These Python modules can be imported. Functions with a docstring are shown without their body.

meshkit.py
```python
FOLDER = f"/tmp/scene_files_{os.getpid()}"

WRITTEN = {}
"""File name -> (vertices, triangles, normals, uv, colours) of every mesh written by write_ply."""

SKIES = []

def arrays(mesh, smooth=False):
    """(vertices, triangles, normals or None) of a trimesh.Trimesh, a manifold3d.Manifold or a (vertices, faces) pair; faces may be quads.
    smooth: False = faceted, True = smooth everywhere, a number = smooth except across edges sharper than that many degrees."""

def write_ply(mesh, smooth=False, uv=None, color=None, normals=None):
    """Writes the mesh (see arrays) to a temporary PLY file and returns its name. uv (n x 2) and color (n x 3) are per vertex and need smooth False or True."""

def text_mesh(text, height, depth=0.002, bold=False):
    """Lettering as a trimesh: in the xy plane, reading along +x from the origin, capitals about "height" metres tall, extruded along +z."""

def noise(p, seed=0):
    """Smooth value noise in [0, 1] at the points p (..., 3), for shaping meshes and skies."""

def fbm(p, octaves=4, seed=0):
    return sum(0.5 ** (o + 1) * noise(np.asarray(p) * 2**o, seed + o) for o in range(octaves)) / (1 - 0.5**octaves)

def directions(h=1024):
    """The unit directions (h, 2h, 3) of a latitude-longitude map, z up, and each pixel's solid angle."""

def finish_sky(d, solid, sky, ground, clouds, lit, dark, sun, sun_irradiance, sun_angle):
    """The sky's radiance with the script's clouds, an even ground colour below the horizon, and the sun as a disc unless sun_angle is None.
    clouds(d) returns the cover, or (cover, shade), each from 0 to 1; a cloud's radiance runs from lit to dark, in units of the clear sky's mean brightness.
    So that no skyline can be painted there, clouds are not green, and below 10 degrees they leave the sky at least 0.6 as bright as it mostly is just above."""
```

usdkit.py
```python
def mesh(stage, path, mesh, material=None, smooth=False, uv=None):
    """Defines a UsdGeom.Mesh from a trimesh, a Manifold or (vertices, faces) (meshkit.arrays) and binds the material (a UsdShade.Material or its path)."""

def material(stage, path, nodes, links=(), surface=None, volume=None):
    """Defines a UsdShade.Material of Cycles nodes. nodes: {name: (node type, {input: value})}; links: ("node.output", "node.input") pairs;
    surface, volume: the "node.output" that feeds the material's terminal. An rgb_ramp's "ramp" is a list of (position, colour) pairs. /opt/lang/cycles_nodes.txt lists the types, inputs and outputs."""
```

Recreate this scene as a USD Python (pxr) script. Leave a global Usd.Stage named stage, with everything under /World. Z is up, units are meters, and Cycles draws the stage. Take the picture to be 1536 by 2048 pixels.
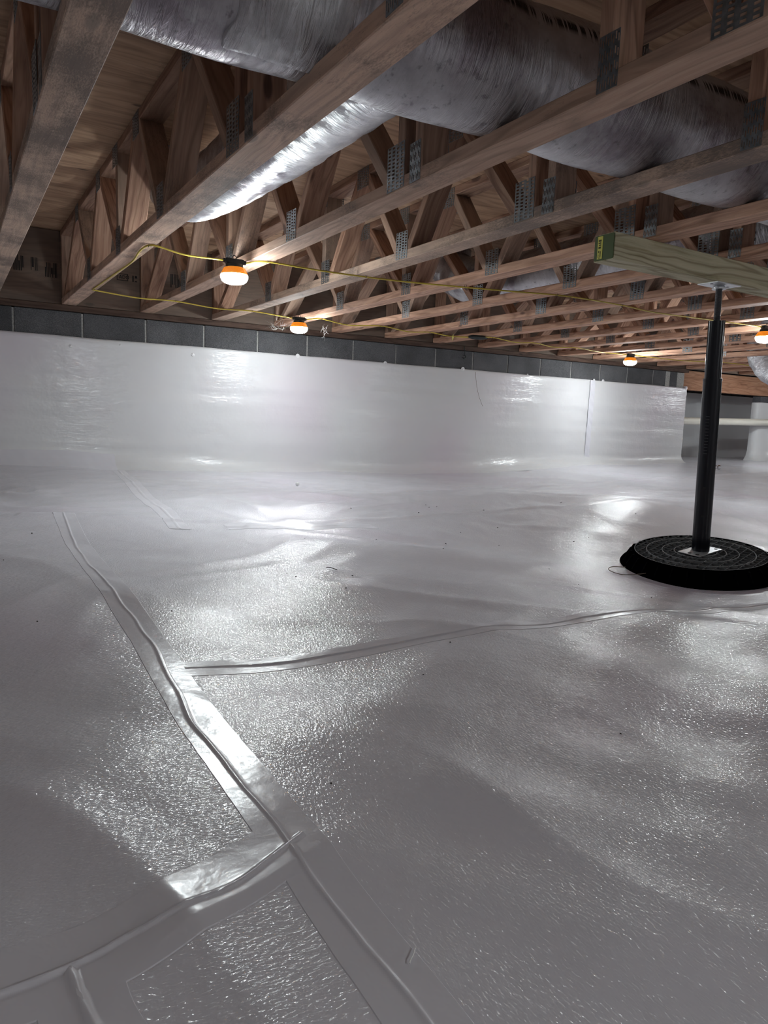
import math, random
import numpy as np, trimesh
from scipy.interpolate import RBFInterpolator
from shapely.geometry import Polygon, box as sbox
from pxr import Usd, UsdGeom, UsdShade, UsdLux, Gf, Sdf, Vt
import usdkit, meshkit

stage = Usd.Stage.CreateInMemory()
UsdGeom.SetStageUpAxis(stage, UsdGeom.Tokens.z)
UsdGeom.SetStageMetersPerUnit(stage, 1.0)
UsdGeom.Xform.Define(stage, '/World')
UsdGeom.Scope.Define(stage, '/World/Looks')

# ---------------------------------------------------------------- camera
FPX, YAW, PITCH, ROLL, CAMZ = 1424.76, .5474, .1320, .0360, .50
EXPOSURE = 2.25
LAMP = 62.0                     # radiance of a lamp's diffuser


def _cam_axes():
    cy, sy, cp, sp = math.cos(YAW), math.sin(YAW), math.cos(PITCH), math.sin(PITCH)
    f = np.array([sy * cp, cy * cp, -sp]); r = np.array([cy, -sy, 0]); u = np.cross(r, f)
    c, s = math.cos(ROLL), math.sin(ROLL)
    return c * r + s * u, -s * r + c * u, f


_r, _u, _f = _cam_axes()
cam = UsdGeom.Camera.Define(stage, '/World/camera')
cam.AddTransformOp().Set(Gf.Matrix4d(*_r, 0, *_u, 0, *(-_f), 0, 0, 0, CAMZ, 1))
cam.CreateHorizontalApertureAttr(36.0)
cam.CreateVerticalApertureAttr(48.0)
cam.CreateFocalLengthAttr(36.0 * FPX / 1536)
cam.CreateClippingRangeAttr(Gf.Vec2f(.02, 100))
cam.CreateExposureAttr(EXPOSURE)

# ---------------------------------------------------------------- helpers
used = {}


def numbered(path):
    n = used.get(path, -1) + 1
    used[path] = n
    return path if n == 0 else f'{path}_{n:03d}'


def prim_path(p):
    return p if isinstance(p, str) else str(p.GetPath())


def tag(o, label=None, cat=None, group=None, kind=None):
    p = o.GetPrim() if hasattr(o, 'GetPrim') else o
    for k, v in (('label', label), ('category', cat), ('group', group), ('kind', kind)):
        if v:
            p.SetCustomDataByKey(k, v)
    return p


def thing(name, label=None, cat=None, group=None, kind=None, loc=(0, 0, 0)):
    x = UsdGeom.Xform.Define(stage, numbered('/World/' + name))
    x.AddTranslateOp().Set(Gf.Vec3d(*map(float, loc)))
    return tag(x, label, cat, group, kind)


def obj(name, mesh, m, parent=None, smooth=False, pv=None, label=None, kind=None):
    """One Mesh prim under parent or /World. The vertices are world places; a parent's offset is taken off."""
    base = prim_path(parent) if parent is not None else '/World'
    o = usdkit.mesh(stage, numbered(base + '/' + name), mesh, m, smooth)
    if parent is not None:
        t, p = np.zeros(3), parent
        while p.GetPath() != Sdf.Path('/World'):
            a = p.GetAttribute('xformOp:translate')
            if a and a.Get() is not None:
                t += np.array(a.Get())
            p = p.GetParent()
        if np.abs(t).max() > 0:
            pts = np.array(o.GetPointsAttr().Get()) - t
            o.GetPointsAttr().Set(Vt.Vec3fArray.FromNumpy(pts.astype(np.float32)))
    if pv:
        api = UsdGeom.PrimvarsAPI(o)
        for k, v in pv.items():
            api.CreatePrimvar(k, Sdf.ValueTypeNames.Float3Array, 'vertex').Set(Vt.Vec3fArray.FromNumpy(np.asarray(v, np.float32)))
    return tag(o, label, None, None, kind)


def mat(name, nodes, links, surface='p.BSDF'):
    return usdkit.material(stage, '/World/Looks/' + name, nodes, links, surface=surface)


def plain(name, color, rough=.5, metallic=0., **kw):
    return mat(name, {'p': ('principled_bsdf', dict(base_color=color, roughness=rough, metallic=metallic, **kw))}, [])


def bx(lo, hi, c=0.0):
    """Box; c chamfers the edges."""
    lo, hi = np.array(lo, float), np.array(hi, float)
    if c <= 0:
        b = trimesh.creation.box(hi - lo); b.apply_translation((lo + hi) / 2); return b
    pts = []
    for s in np.ndindex(2, 2, 2):
        corner = np.where(s, hi, lo); inw = np.where(s, -1, 1) * c
        for k in range(3):
            q = corner + inw; q[k] = corner[k]; pts.append(q)
    return trimesh.convex.convex_hull(np.array(pts))


def cat(ms):
    return trimesh.util.concatenate([m for m in ms])


def spline(pts, step=.02):
    p = np.asarray(pts, float)
    if len(p) == 2:
        n = max(2, int(np.linalg.norm(p[1] - p[0]) / step)); return p[0] + (p[1] - p[0]) * np.linspace(0, 1, n)[:, None]
    q = np.vstack([2 * p[0] - p[1], p, 2 * p[-1] - p[-2]]); out = []
    for i in range(1, len(q) - 2):
        n = max(2, int(np.linalg.norm(q[i + 1] - q[i]) / step))
        t = np.linspace(0, 1, n, endpoint=False)[:, None]
        a, b, c, d = q[i - 1:i + 3]
        out.append(.5 * (2 * b + (c - a) * t + (2 * a - 5 * b + 4 * c - d) * t * t + (3 * b - a - 3 * c + d) * t ** 3))
    return np.vstack(out + [p[-1:]])


def tube(path, r, sides=8, cap=True):
    """Swept tube; r a number or one per point. Returns (mesh, s along, angle)."""
    p = np.asarray(path, float); n = len(p); r = np.broadcast_to(r, n)
    tang = np.gradient(p, axis=0); tang /= np.linalg.norm(tang, axis=1)[:, None]
    ref = np.array([0, 0, 1.]) if abs(tang[0, 2]) < .9 else np.array([0, 1., 0])
    v, aa, ss = [], [], []
    s = np.concatenate([[0], np.cumsum(np.linalg.norm(np.diff(p, axis=0), axis=1))])
    for i in range(n):
        a = ref - tang[i] * (ref @ tang[i]); a /= np.linalg.norm(a); ref = a
        b = np.cross(tang[i], a)
        t = np.linspace(0, 2 * math.pi, sides, endpoint=False)
        v.append(p[i] + r[i] * (np.cos(t)[:, None] * a + np.sin(t)[:, None] * b)); aa.append(t); ss.append(np.full(sides, s[i]))
    v = np.vstack(v); f = []
    i = np.arange(n - 1)[:, None] * sides; j = np.arange(sides)[None]; k = (j + 1) % sides
    f.append(np.stack([i + j, i + sides + j, i + sides + k], -1).reshape(-1, 3)); f.append(np.stack([i + j, i + sides + k, i + k], -1).reshape(-1, 3))
    f = np.vstack(f)[:, ::-1]
    if cap:
        v = np.vstack([v, p[:1], p[-1:]]); N = n * sides; e = (n - 1) * sides; j = np.arange(sides); k = (j + 1) % sides
        f = np.vstack([f, np.stack([np.full(sides, N), j, k], -1)[:, ::-1], np.stack([np.full(sides, N + 1), e + k, e + j], -1)[:, ::-1]])
    return trimesh.Trimesh(v, f, process=False), np.concatenate(ss), np.concatenate(aa)


def lathe(profile, loc=(0, 0, 0), sections=48):
    m = trimesh.creation.revolve(np.array(profile, float), sections=sections); m.apply_translation(loc); return m


def grid_mesh(v, nu, nv):
    i = np.arange(nu - 1)[:, None] * nv; j = np.arange(nv - 1)[None]
    a, b, c, d = i + j, i + nv + j, i + nv + j + 1, i + j + 1
    f = np.vstack([np.stack([a, b, c], -1).reshape(-1, 3), np.stack([a, c, d], -1).reshape(-1, 3)])
    return trimesh.Trimesh(v, f, process=False)


# ---------------------------------------------------------------- materials
def wood(name, dark, mid, light, grain=(3.0, 70, 70), mold=True, rough=.75, ring=.55):
    n = {
        'g': ('attribute', {'attribute': 'grain'}),
        't': ('attribute', {'attribute': 'tint'}),
        'ts': ('separate_xyz', {}),
        'wob': ('noise_texture', {'scale': 3.0, 'detail': 2.0}),
        'wobs': ('vector_math', {'math_type': 'scale', 'scale': .05}),
        'wadd': ('vector_math', {'math_type': 'add'}),
        'm1': ('mapping', {'scale': grain}),
        'n1': ('noise_texture', {'scale': 1.0, 'detail': 5.0, 'roughness': .62, 'distortion': .5}),
        'm2': ('mapping', {'scale': (.9, 9, 9)}),
        'n2': ('noise_texture', {'scale': 1.0, 'detail': 1.0, 'roughness': .35, 'distortion': .3}),
        'r1': ('rgb_ramp', {'ramp': [(.28, dark), (.5, mid), (.72, light)]}),
        'cm': ('math', {'math_type': 'multiply', 'value2': 62.0}), 'cs': ('math', {'math_type': 'sine'}), 'ch': ('math', {'math_type': 'multiply_add', 'value2': .5, 'value3': .5}),
        'r2': ('rgb_ramp', {'ramp': [(.0, (1.07, 1.05, 1.03)), (.6, (1, 1, 1)), (.9, (.70, .63, .58)), (1, (.48, .41, .36))]}),
        'mul': ('mix', {'mix_type': 'multiply', 'fac': ring}),
        'mk': ('mapping', {'scale': (3.2, 9, 9)}),
        'vk': ('voronoi_texture', {'scale': 1.0, 'randomness': 1.0}),
        'rk': ('rgb_ramp', {'ramp': [(0, (1, 1, 1)), (.085, (.85, .85, .85)), (.13, (0, 0, 0))]}),
        'knot': ('mix', {'color2': (dark[0] * .35, dark[1] * .3, dark[2] * .3)}),
        'tone': ('mix', {'mix_type': 'multiply', 'fac': 1.0}),
        'tc': ('combine_xyz', {}),
        'nm': ('noise_texture', {'scale': 3.6, 'detail': 4.0, 'roughness': .65}),
        'nms': ('mapping', {'scale': (90, 300, 300)}),
        'nm2': ('noise_texture', {'scale': 1.0, 'detail': 4.0, 'roughness': .7}),
        'madd': ('math', {'math_type': 'multiply_add', 'value2': .55}),
        'madd2': ('math', {'math_type': 'multiply_add', 'value2': .30, 'value3': -.55}),
        'mramp': ('map_range', {'from_min': .44, 'from_max': .62, 'to_min': 0, 'to_max': .68, 'clamp': True}),
        'mold': ('mix', {'color2': (.095, .08, .076)}),
        'wh': ('math', {'math_type': 'multiply', 'value2': .55}),
        'white': ('mix', {'color2': (.52, .44, .36)}),
        'b': ('bump', {'distance': .0012, 'strength': .6}),
        'p': ('principled_bsdf', {'roughness': rough, 'specular_ior_level': .25}),
    }
    l = [('t.vector', 'ts.vector'), ('g.vector', 'wob.vector'), ('wob.color', 'wobs.vector1'), ('g.vector', 'wadd.vector1'), ('wobs.vector', 'wadd.vector2'),
         ('wadd.vector', 'm1.vector'), ('m1.vector', 'n1.vector'), ('wadd.vector', 'm2.vector'), ('m2.vector', 'n2.vector'),
         ('n1.fac', 'r1.fac'), ('n2.fac', 'cm.value1'), ('cm.value', 'cs.value1'), ('cs.value', 'ch.value1'), ('ch.value', 'r2.fac'), ('r1.color', 'mul.color1'), ('r2.color', 'mul.color2'),
         ('wadd.vector', 'mk.vector'), ('mk.vector', 'vk.vector'), ('vk.distance', 'rk.fac'), ('rk.color', 'knot.fac'), ('mul.color', 'knot.color1'),
         ('ts.x', 'tc.x'), ('ts.x', 'tc.y'), ('ts.x', 'tc.z'), ('knot.color', 'tone.color1'), ('tc.vector', 'tone.color2'),
         ('n1.fac', 'b.height'), ('b.normal', 'p.normal')]
    if mold:
        l += [('g.vector', 'nm.vector'), ('g.vector', 'nms.vector'), ('nms.vector', 'nm2.vector'),
              ('nm2.fac', 'madd.value1'), ('nm.fac', 'madd.value3'), ('ts.y', 'madd2.value1'),
              ('madd.value', 'madd3.value1'), ('madd2.value', 'madd3.value2'), ('madd3.value', 'mramp.value'), ('mramp.result', 'mold.fac'),
              ('tone.color', 'white.color1'), ('ts.y', 'wh.value1'), ('wh.value', 'white.fac'), ('white.color', 'mold.color1'), ('mold.color', 'p.base_color')]
        n['madd3'] = ('math', {'math_type': 'add'})
    else:
        for k in ('nm', 'nms', 'nm2', 'madd', 'madd2', 'mramp', 'mold', 'wh', 'white'):
            n.pop(k)
        l += [('tone.color', 'p.base_color')]
    return mat(name, n, l)


PINE = wood('pine', (.23, .112, .078), (.40, .228, .155), (.51, .325, .225))
PLY = wood('plywood', (.26, .145, .088), (.46, .285, .175), (.56, .37, .24), grain=(1.3, 17, 17), ring=.45)
RIMW = wood('rim_sheathing', (.042, .021, .017), (.08, .044, .033), (.125, .073, .052), grain=(4, 26, 26))
SILLW = wood('sill_timber', (.04, .024, .019), (.075, .045, .034), (.10, .062, .047), mold=False)
GIRD = wood('girder_timber', (.25, .115, .065), (.42, .215, .13), (.50, .29, .185), mold=False, ring=.35)
TREAT = wood('treated_timber', (.20, .165, .08), (.43, .39, .265), (.53, .49, .35), grain=(1.3, 34, 34), mold=False, ring=.72)
ENDG = plain('end_sealer', (.075, .105, .036), .7)
GALV = mat('galvanised_steel', {
    'c': ('texture_coordinate', {}), 'n': ('noise_texture', {'scale': 60.0, 'detail': 3.0}),
    'r': ('rgb_ramp', {'ramp': [(.3, (.16, .172, .18)), (.7, (.28, .295, .305))]}),
    'p': ('principled_bsdf', {'metallic': .7, 'roughness': .46})}, [('c.object', 'n.vector'), ('n.fac', 'r.fac'), ('r.color', 'p.base_color')])


def foil(name, base=(.56, .55, .57), stain=.6, wr=1.0):
    n = {'g': ('attribute', {'attribute': 'grain'}),
         'm': ('mapping', {'scale': (60, 9, 9)}), 'n1': ('noise_texture', {'scale': 1.0, 'detail': 6.0, 'roughness': .62, 'distortion': .7}),
         'n2': ('noise_texture', {'scale': 3.2, 'detail': 6.0, 'roughness': .68}),
         'n3': ('noise_texture', {'scale': 45.0, 'detail': 3.0, 'roughness': .6}),
         'r2': ('rgb_ramp', {'ramp': [(.38, (base[0] * .52, base[1] * .47, base[2] * .5)), (.52, tuple(x * .85 for x in base)), (.68, tuple(min(1, x * 1.25) for x in base))]}),
         'r3': ('rgb_ramp', {'ramp': [(.30, (.35, .33, .33)), (.40, (1, 1, 1))]}),
         'mx': ('mix', {'mix_type': 'multiply', 'fac': stain}),
         # a faded printed line along the upper side
         'sg': ('separate_xyz', {}), 'band': ('math', {'math_type': 'compare', 'value2': .0, 'value3': .5}),
         'mp': ('mapping', {'scale': (150, 3, 1)}), 'np': ('noise_texture', {'scale': 1.0, 'detail': 1.0}),
         'rp': ('math', {'math_type': 'greater_than', 'value2': .47}),
         'b2': ('math', {'math_type': 'multiply'}), 'pr': ('mix', {'color2': (.02, .018, .02)}),
         'rr': ('map_range', {'from_min': .3, 'from_max': .7, 'to_min': .26, 'to_max': .52}),
         'b': ('bump', {'distance': .006 * wr, 'strength': .8}),
         'p': ('principled_bsdf', {'metallic': .82, 'roughness': .36})}
    l = [('g.vector', 'm.vector'), ('m.vector', 'n1.vector'), ('g.vector', 'n2.vector'), ('g.vector', 'n3.vector'), ('n2.fac', 'r2.fac'), ('n3.fac', 'r3.fac'),
         ('r2.color', 'mx.color1'), ('r3.color', 'mx.color2'), ('n1.fac', 'b.height'), ('b.normal', 'p.normal'), ('n2.fac', 'rr.value'), ('rr.result', 'p.roughness'),
         ('g.vector', 'sg.vector'), ('g.vector', 'mp.vector'), ('mp.vector', 'np.vector'), ('np.fac', 'rp.value1'), ('t.vector', 'ts.vector'), ('ts.x', 'b2.value1'), ('rp.value', 'b2.value2'),
         ('b2.value', 'pr.fac'), ('mx.color', 'pr.color1'), ('pr.color', 'p.base_color')]
    n['t'] = ('attribute', {'attribute': 'tint'}); n['ts'] = ('separate_xyz', {})
    n.pop('band'); n.pop('sg'); l = [x for x in l if 'sg' not in x[1]]
    return mat(name, n, l)


FOIL = foil('duct_foil')
FOILB = foil('bright_foil', (.80, .80, .83), .25, 1.3)
FOILC = foil('crinkled_foil', (.72, .72, .74), .3, 3.0)
BLOCK = mat('concrete_block', {
    'c': ('geometry', {}), 't': ('attribute', {'attribute': 'tint'}), 'n': ('noise_texture', {'scale': 230.0, 'detail': 3.0, 'roughness': .7}), 'n2': ('noise_texture', {'scale': 5.0, 'detail': 3.0}),
    'r': ('rgb_ramp', {'ramp': [(.3, (.052, .052, .056)), (.5, (.092, .092, .098)), (.72, (.16, .16, .165))]}),
    'r2': ('rgb_ramp', {'ramp': [(.3, (.8, .8, .8)), (.7, (1.2, 1.2, 1.2))]}),
    'm': ('mix', {'mix_type': 'multiply', 'fac': 1.0}), 'm2': ('mix', {'mix_type': 'multiply', 'fac': 1.0}), 'b': ('bump', {'distance': .004, 'strength': .8}),
    'p': ('principled_bsdf', {'roughness': .92, 'specular_ior_level': .15})},
    [('c.position', 'n.vector'), ('c.position', 'n2.vector'), ('n.fac', 'r.fac'), ('n2.fac', 'r2.fac'), ('r.color', 'm.color1'), ('r2.color', 'm.color2'), ('m.color', 'm2.color1'), ('t.vector', 'm2.color2'), ('m2.color', 'p.base_color'), ('n.fac', 'b.height'), ('b.normal', 'p.normal')])
MORTAR = mat('mortar', {'c': ('geometry', {}), 'n': ('noise_texture', {'scale': 90.0, 'detail': 3.0}), 'r': ('rgb_ramp', {'ramp': [(.3, (.24, .235, .225)), (.7, (.40, .39, .375))]}),
    'b': ('bump', {'distance': .003}), 'p': ('principled_bsdf', {'roughness': .95})}, [('c.position', 'n.vector'), ('n.fac', 'r.fac'), ('r.color', 'p.base_color'), ('n.fac', 'b.height'), ('b.normal', 'p.normal')])


def sheet(name, color, rough, scale_a, scale_b, split, dist, big, det=2.6, coat=1.0):
    """Reinforced white plastic sheet: crinkled scrim; the crinkles run along y beyond split (in x) and along x before it."""
    n = {'c': ('geometry', {}), 's': ('separate_xyz', {}),
         'ma': ('mapping', {'scale': scale_a}), 'na': ('noise_texture', {'scale': 1.0, 'detail': det, 'roughness': .5, 'distortion': .3}),
         'mb': ('mapping', {'scale': scale_b}), 'nb': ('noise_texture', {'scale': 1.0, 'detail': det, 'roughness': .5, 'distortion': .3}),
         'gt': ('math', {'math_type': 'greater_than', 'value2': split}), 'mx': ('mix_float', {}),
         'nl': ('noise_texture', {'scale': 9.0, 'detail': 3.0, 'roughness': .55}),
         'nc': ('noise_texture', {'scale': 1.3, 'detail': 4.0}),
         'rc': ('rgb_ramp', {'ramp': [(.3, tuple(x * .95 for x in color)), (.7, color)]}),
         'nd': ('noise_texture', {'scale': .9, 'detail': 2.0}), 'rd': ('rgb_ramp', {'ramp': [(.52, (1, 1, 1)), (.7, (.97, .90, .95))]}), 'md': ('mix', {'mix_type': 'multiply', 'fac': 1.0}),
         'b1': ('bump', {'distance': big, 'strength': 1.0}), 'b2': ('bump', {'distance': dist, 'strength': 1.0}),
         'p': ('principled_bsdf', {'roughness': .55, 'specular_ior_level': .15, 'coat_weight': coat, 'coat_roughness': rough, 'coat_ior': 1.5})}
    l = [('c.position', 's.vector'), ('c.position', 'ma.vector'), ('ma.vector', 'na.vector'), ('c.position', 'mb.vector'), ('mb.vector', 'nb.vector'), ('s.x', 'gt.value1'), ('gt.value', 'mx.fac'),
         ('na.fac', 'mx.a'), ('nb.fac', 'mx.b'), ('c.position', 'nl.vector'), ('c.position', 'nc.vector'), ('nc.fac', 'rc.fac'), ('c.position', 'nd.vector'), ('nd.fac', 'rd.fac'), ('rc.color', 'md.color1'), ('rd.color', 'md.color2'), ('md.color', 'p.base_color'),
         ('nl.fac', 'b1.height'), ('mx.result', 'b2.height'), ('b1.normal', 'b2.normal'), ('b1.normal', 'p.normal'), ('b2.normal', 'p.coat_normal')]
    return mat(name, n, l)


SHEET = sheet('floor_sheet', (.64, .63, .685), .165, (125, 270, 130), (270, 125, 130), .345, .0018, .003, 1.0)
WSHEET = sheet('wall_sheet', (.628, .624, .640), .24, (9, 75, 80), (9, 75, 80), -50., .0042, .003, 2.0, .8)
TAPE = mat('seam_tape', {'c': ('geometry', {}), 'n': ('noise_texture', {'scale': 26.0, 'detail': 3.0, 'roughness': .5, 'distortion': .2}), 'b': ('bump', {'distance': .0016, 'strength': .6}),
    'p': ('principled_bsdf', {'base_color': (.63, .62, .67), 'roughness': .23, 'specular_ior_level': .4})}, [('c.position', 'n.vector'), ('n.fac', 'b.height'), ('b.normal', 'p.normal')])
YELLOW = plain('yellow_jacket', (.52, .40, .05), .45)
BLACKR = plain('black_rubber', (.012, .016, .016), .45)
ORANGE = plain('orange_plastic', (.9, .30, .02), .4, emission_color=(1., .30, .02), emission_strength=.10)
GLOW = mat('lamp_diffuser', {'e': ('emission', {'color': (.90, .975, .99), 'strength': LAMP})}, [], surface='e.emission')
POSTB = plain('black_enamel', (.003, .003, .006), .2, specular_ior_level=.35)
BASEB = plain('black_plastic', (.0012, .0012, .0015), .9, specular_ior_level=.0)
RIBG = plain('dusty_rib', (.15, .15, .155), .8)
RIBD = plain('dark_rib', (.075, .075, .078), .8)
RIBS = plain('side_rib_plastic', (.0015, .0015, .002), .8, specular_ior_level=.02)
MARK = plain('dull_mark', (.035, .035, .04), .6)
ZINC = plain('zinc_plate', (.62, .63, .65), .38, .75)
STEEL = plain('dark_steel', (.07, .07, .075), .4, .8)
CHROME = plain('bright_bolt', (.75, .75, .76), .2, 1.0)
INK = plain('black_ink', (.008, .007, .007), .8)
LABELY = plain('yellow_label', (.62, .58, .10), .55)
PVC = plain('white_pvc', (.66, .63, .56), .3)
WEB = plain('cobweb_silk', (.38, .36, .34), .8)
CRUMB = plain('soil_crumb', (.03, .022, .02), .9)
WHITE = plain('white_scrap', (.8, .8, .8), .5)
WIRE = plain('rusty_wire', (.14, .10, .075), .6)
PINC = plain('plastic_pin', (.72, .71, .73), .3)

# ---------------------------------------------------------------- levels
ZT, ZB, DW = 1.149, 1.1095, 5.1587         # underside of trusses, top of the blocks, face of the block wall
DEPTH = .457                                # truss depth
ZC = ZT + DEPTH                             # underside of the subfloor
TX = {k: -.2798 + .4859 * k for k in range(1, 26)}
TX.update({1: .233, 2: .687, 3: 1.1755, 4: 1.673})
POST = np.array([2.705, 1.846])

# ---------------------------------------------------------------- floor
ctrl = np.array([
    (.35, .4, -.05), (.35, 1, -.025), (.35, 1.5, 0), (.35, 2, .02), (.35, 2.6, .047), (.3, 2.9, .068), (.87, 2.9, .039), (1.33, 2.9, .03), (2.16, 2.9, .019), (2.67, 2.9, .03), (3.34, 2.9, .05),
    (.56, 1.37, -.032), (.81, 1.37, -.030), (1.04, 1.37, -.035), (1.47, 1.37, -.042), (1.88, 1.37, -.06), (2.41, 1.37, -.10), (2.69, 1.855, -.083), (2.937, 2.025, -.051), (2.443, 1.685, -.115), (2.52, 2.10, -.083), (2.86, 1.61, -.083),
    (3.6, 4.2, -.002), (4.7, 4.2, .018), (6.04, 4.2, .043), (7.15, 4.2, .07), (.34, 5.1, .12), (1, 5.1, .09), (2.8, 5.1, .05), (5.4, 5.1, .10), (7.1, 5.1, .115), (.84, 4.0, .085), (2.0, 4.2, .03), (.1, 4.0, .06),
    (9, 5.3, .12), (12, 5, .11), (10, 3, .05), (9, 1, -.03), (5, 1.5, -.03), (5, 0, -.05), (1.5, .4, -.06), (0, -2, -.1), (5, -2, -.1), (12, -2, -.05), (-1.4, 1, -.02), (-1.4, 4, .08), (9, 7, .10), (12, 7, .10), (7.3, 7, .10)])
rbf = RBFInterpolator(ctrl[:, :2], ctrl[:, 2], kernel='thin_plate_spline', smoothing=2e-3)
#        x,   y,   height, length, width, heading (deg from +x)
hills = [(.20, 2.92, .022, .34, .13, 8), (.95, 3.55, .020, .34, .16, -25), (1.35, 2.35, .016, .30, .16, -12), (1.05, 1.75, .014, .26, .14, 20), (.80, 1.12, .018, .25, .09, 32), (1.28, .98, .014, .30, .10, -40),
         (1.75, 2.15, .018, .40, .10, -20), (2.9, 3.3, .020, .5, .14, -10), (1.9, 1.05, .016, .4, .10, -35), (1.6, .6, .012, .3, .1, -45), (3.9, 3.7, .016, .7, .12, 5), (3.4, 2.6, .015, .45, .12, 12),
         (1.35, 3.15, .014, .35, .10, 5), (2.2, 3.6, .014, .5, .10, 0), (.12, 1.0, .012, .18, .09, 50), (5.3, 3.4, .02, .7, .14, 10), (.55, 1.9, .010, .2, .1, 0), (.66, 1.58, -.012, .2, .1, 10), (.72, .66, .010, .25, .05, -52), (.98, .60, .011, .24, .055, -58), (1.22, .78, .010, .22, .05, -50), (.56, .52, .008, .18, .04, -55)]


def floor_z(x, y):
    x, y = np.asarray(x, float), np.asarray(y, float)
    sh = np.broadcast(x, y).shape; x, y = np.broadcast_to(x, sh).ravel(), np.broadcast_to(y, sh).ravel()
    z = rbf(np.stack([x, y], 1))
    far = np.clip(np.hypot(x - POST[0], y - POST[1]) / .33 - 1.0, 0, 1)
    d = np.zeros_like(z)
    for hx, hy, a, lx, ly, deg in hills:
        c, s = math.cos(math.radians(deg)), math.sin(math.radians(deg))
        u, w = (x - hx) * c + (y - hy) * s, -(x - hx) * s + (y - hy) * c
        d += a * np.exp(-.5 * (u / lx) ** 2 - .5 * (w / ly) ** 2)
    p = np.stack([x, y, 0 * x], 1)
    wx = p + np.stack([.5 * (meshkit.noise(p * 2.1 + 3, 21) - .5), .5 * (meshkit.noise(p * 1.7 + 9, 23) - .5), 0 * x], 1)
    rid = np.abs(2 * meshkit.noise(np.stack([3.7 * (.82 * wx[:, 0] + .57 * wx[:, 1]), 1.5 * (-.57 * wx[:, 0] + .82 * wx[:, 1]), 0 * x], 1) + 17, 31) - 1)
    rid2 = np.abs(2 * meshkit.noise(wx @ np.array([[.8, -.6, 0], [.6, .8, 0], [0, 0, 1]]) * np.array([2.2, 4.6, 1]) + 5, 37) - 1)
    d += ((.012 + .007 * ((y < 1.34) & (x > .42)) * np.clip((x - .42) / .2, 0, 1) * np.clip((1.34 - y) / .15, 0, 1)) * (.5 - rid) + .006 * (.5 - rid2)) * np.clip((5.0 - y) / .8, .1, 1)
    d += .030 * (meshkit.fbm(p * 1.7 + 11, 2, 3) - .5) + .008 * (meshkit.fbm(p * np.array([4.2, 5.5, 1]) + 31, 2, 9) - .5)
    # folds where sheets overlap
    d += .007 * np.exp(-((y - 2.9 - .02 * np.sin(3 * x)) / .018) ** 2) * ((x > .2) & (x < 3.6)) + .008 * np.exp(-((y - 4.2 - .05 * np.sin(1.3 * x)) / .02) ** 2) * ((x > 3.2) & (x < 9))
    return (z + d * far).reshape(sh)


gx = np.concatenate([np.arange(-1.5, 0, .06), np.arange(0, 1.2, .012), np.arange(1.2, 4.0, .022), np.arange(4.0, 7.6, .05), np.arange(7.6, 12.65, .12)])
gy = np.concatenate([np.arange(-2.6, .3, .08), np.arange(.3, 1.6, .012), np.arange(1.6, 5.2, .022), np.arange(5.2, 7.25, .1)])
GX, GY = np.meshgrid(gx, gy, indexing='ij')
fm = grid_mesh(np.stack([GX, GY, floor_z(GX, GY)], -1).reshape(-1, 3), len(gx), len(gy))
tag(obj('floor', fm, SHEET, smooth=True), 'white reinforced vapour barrier sheet laid over the whole crawl space floor', None, None, 'structure')


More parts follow.
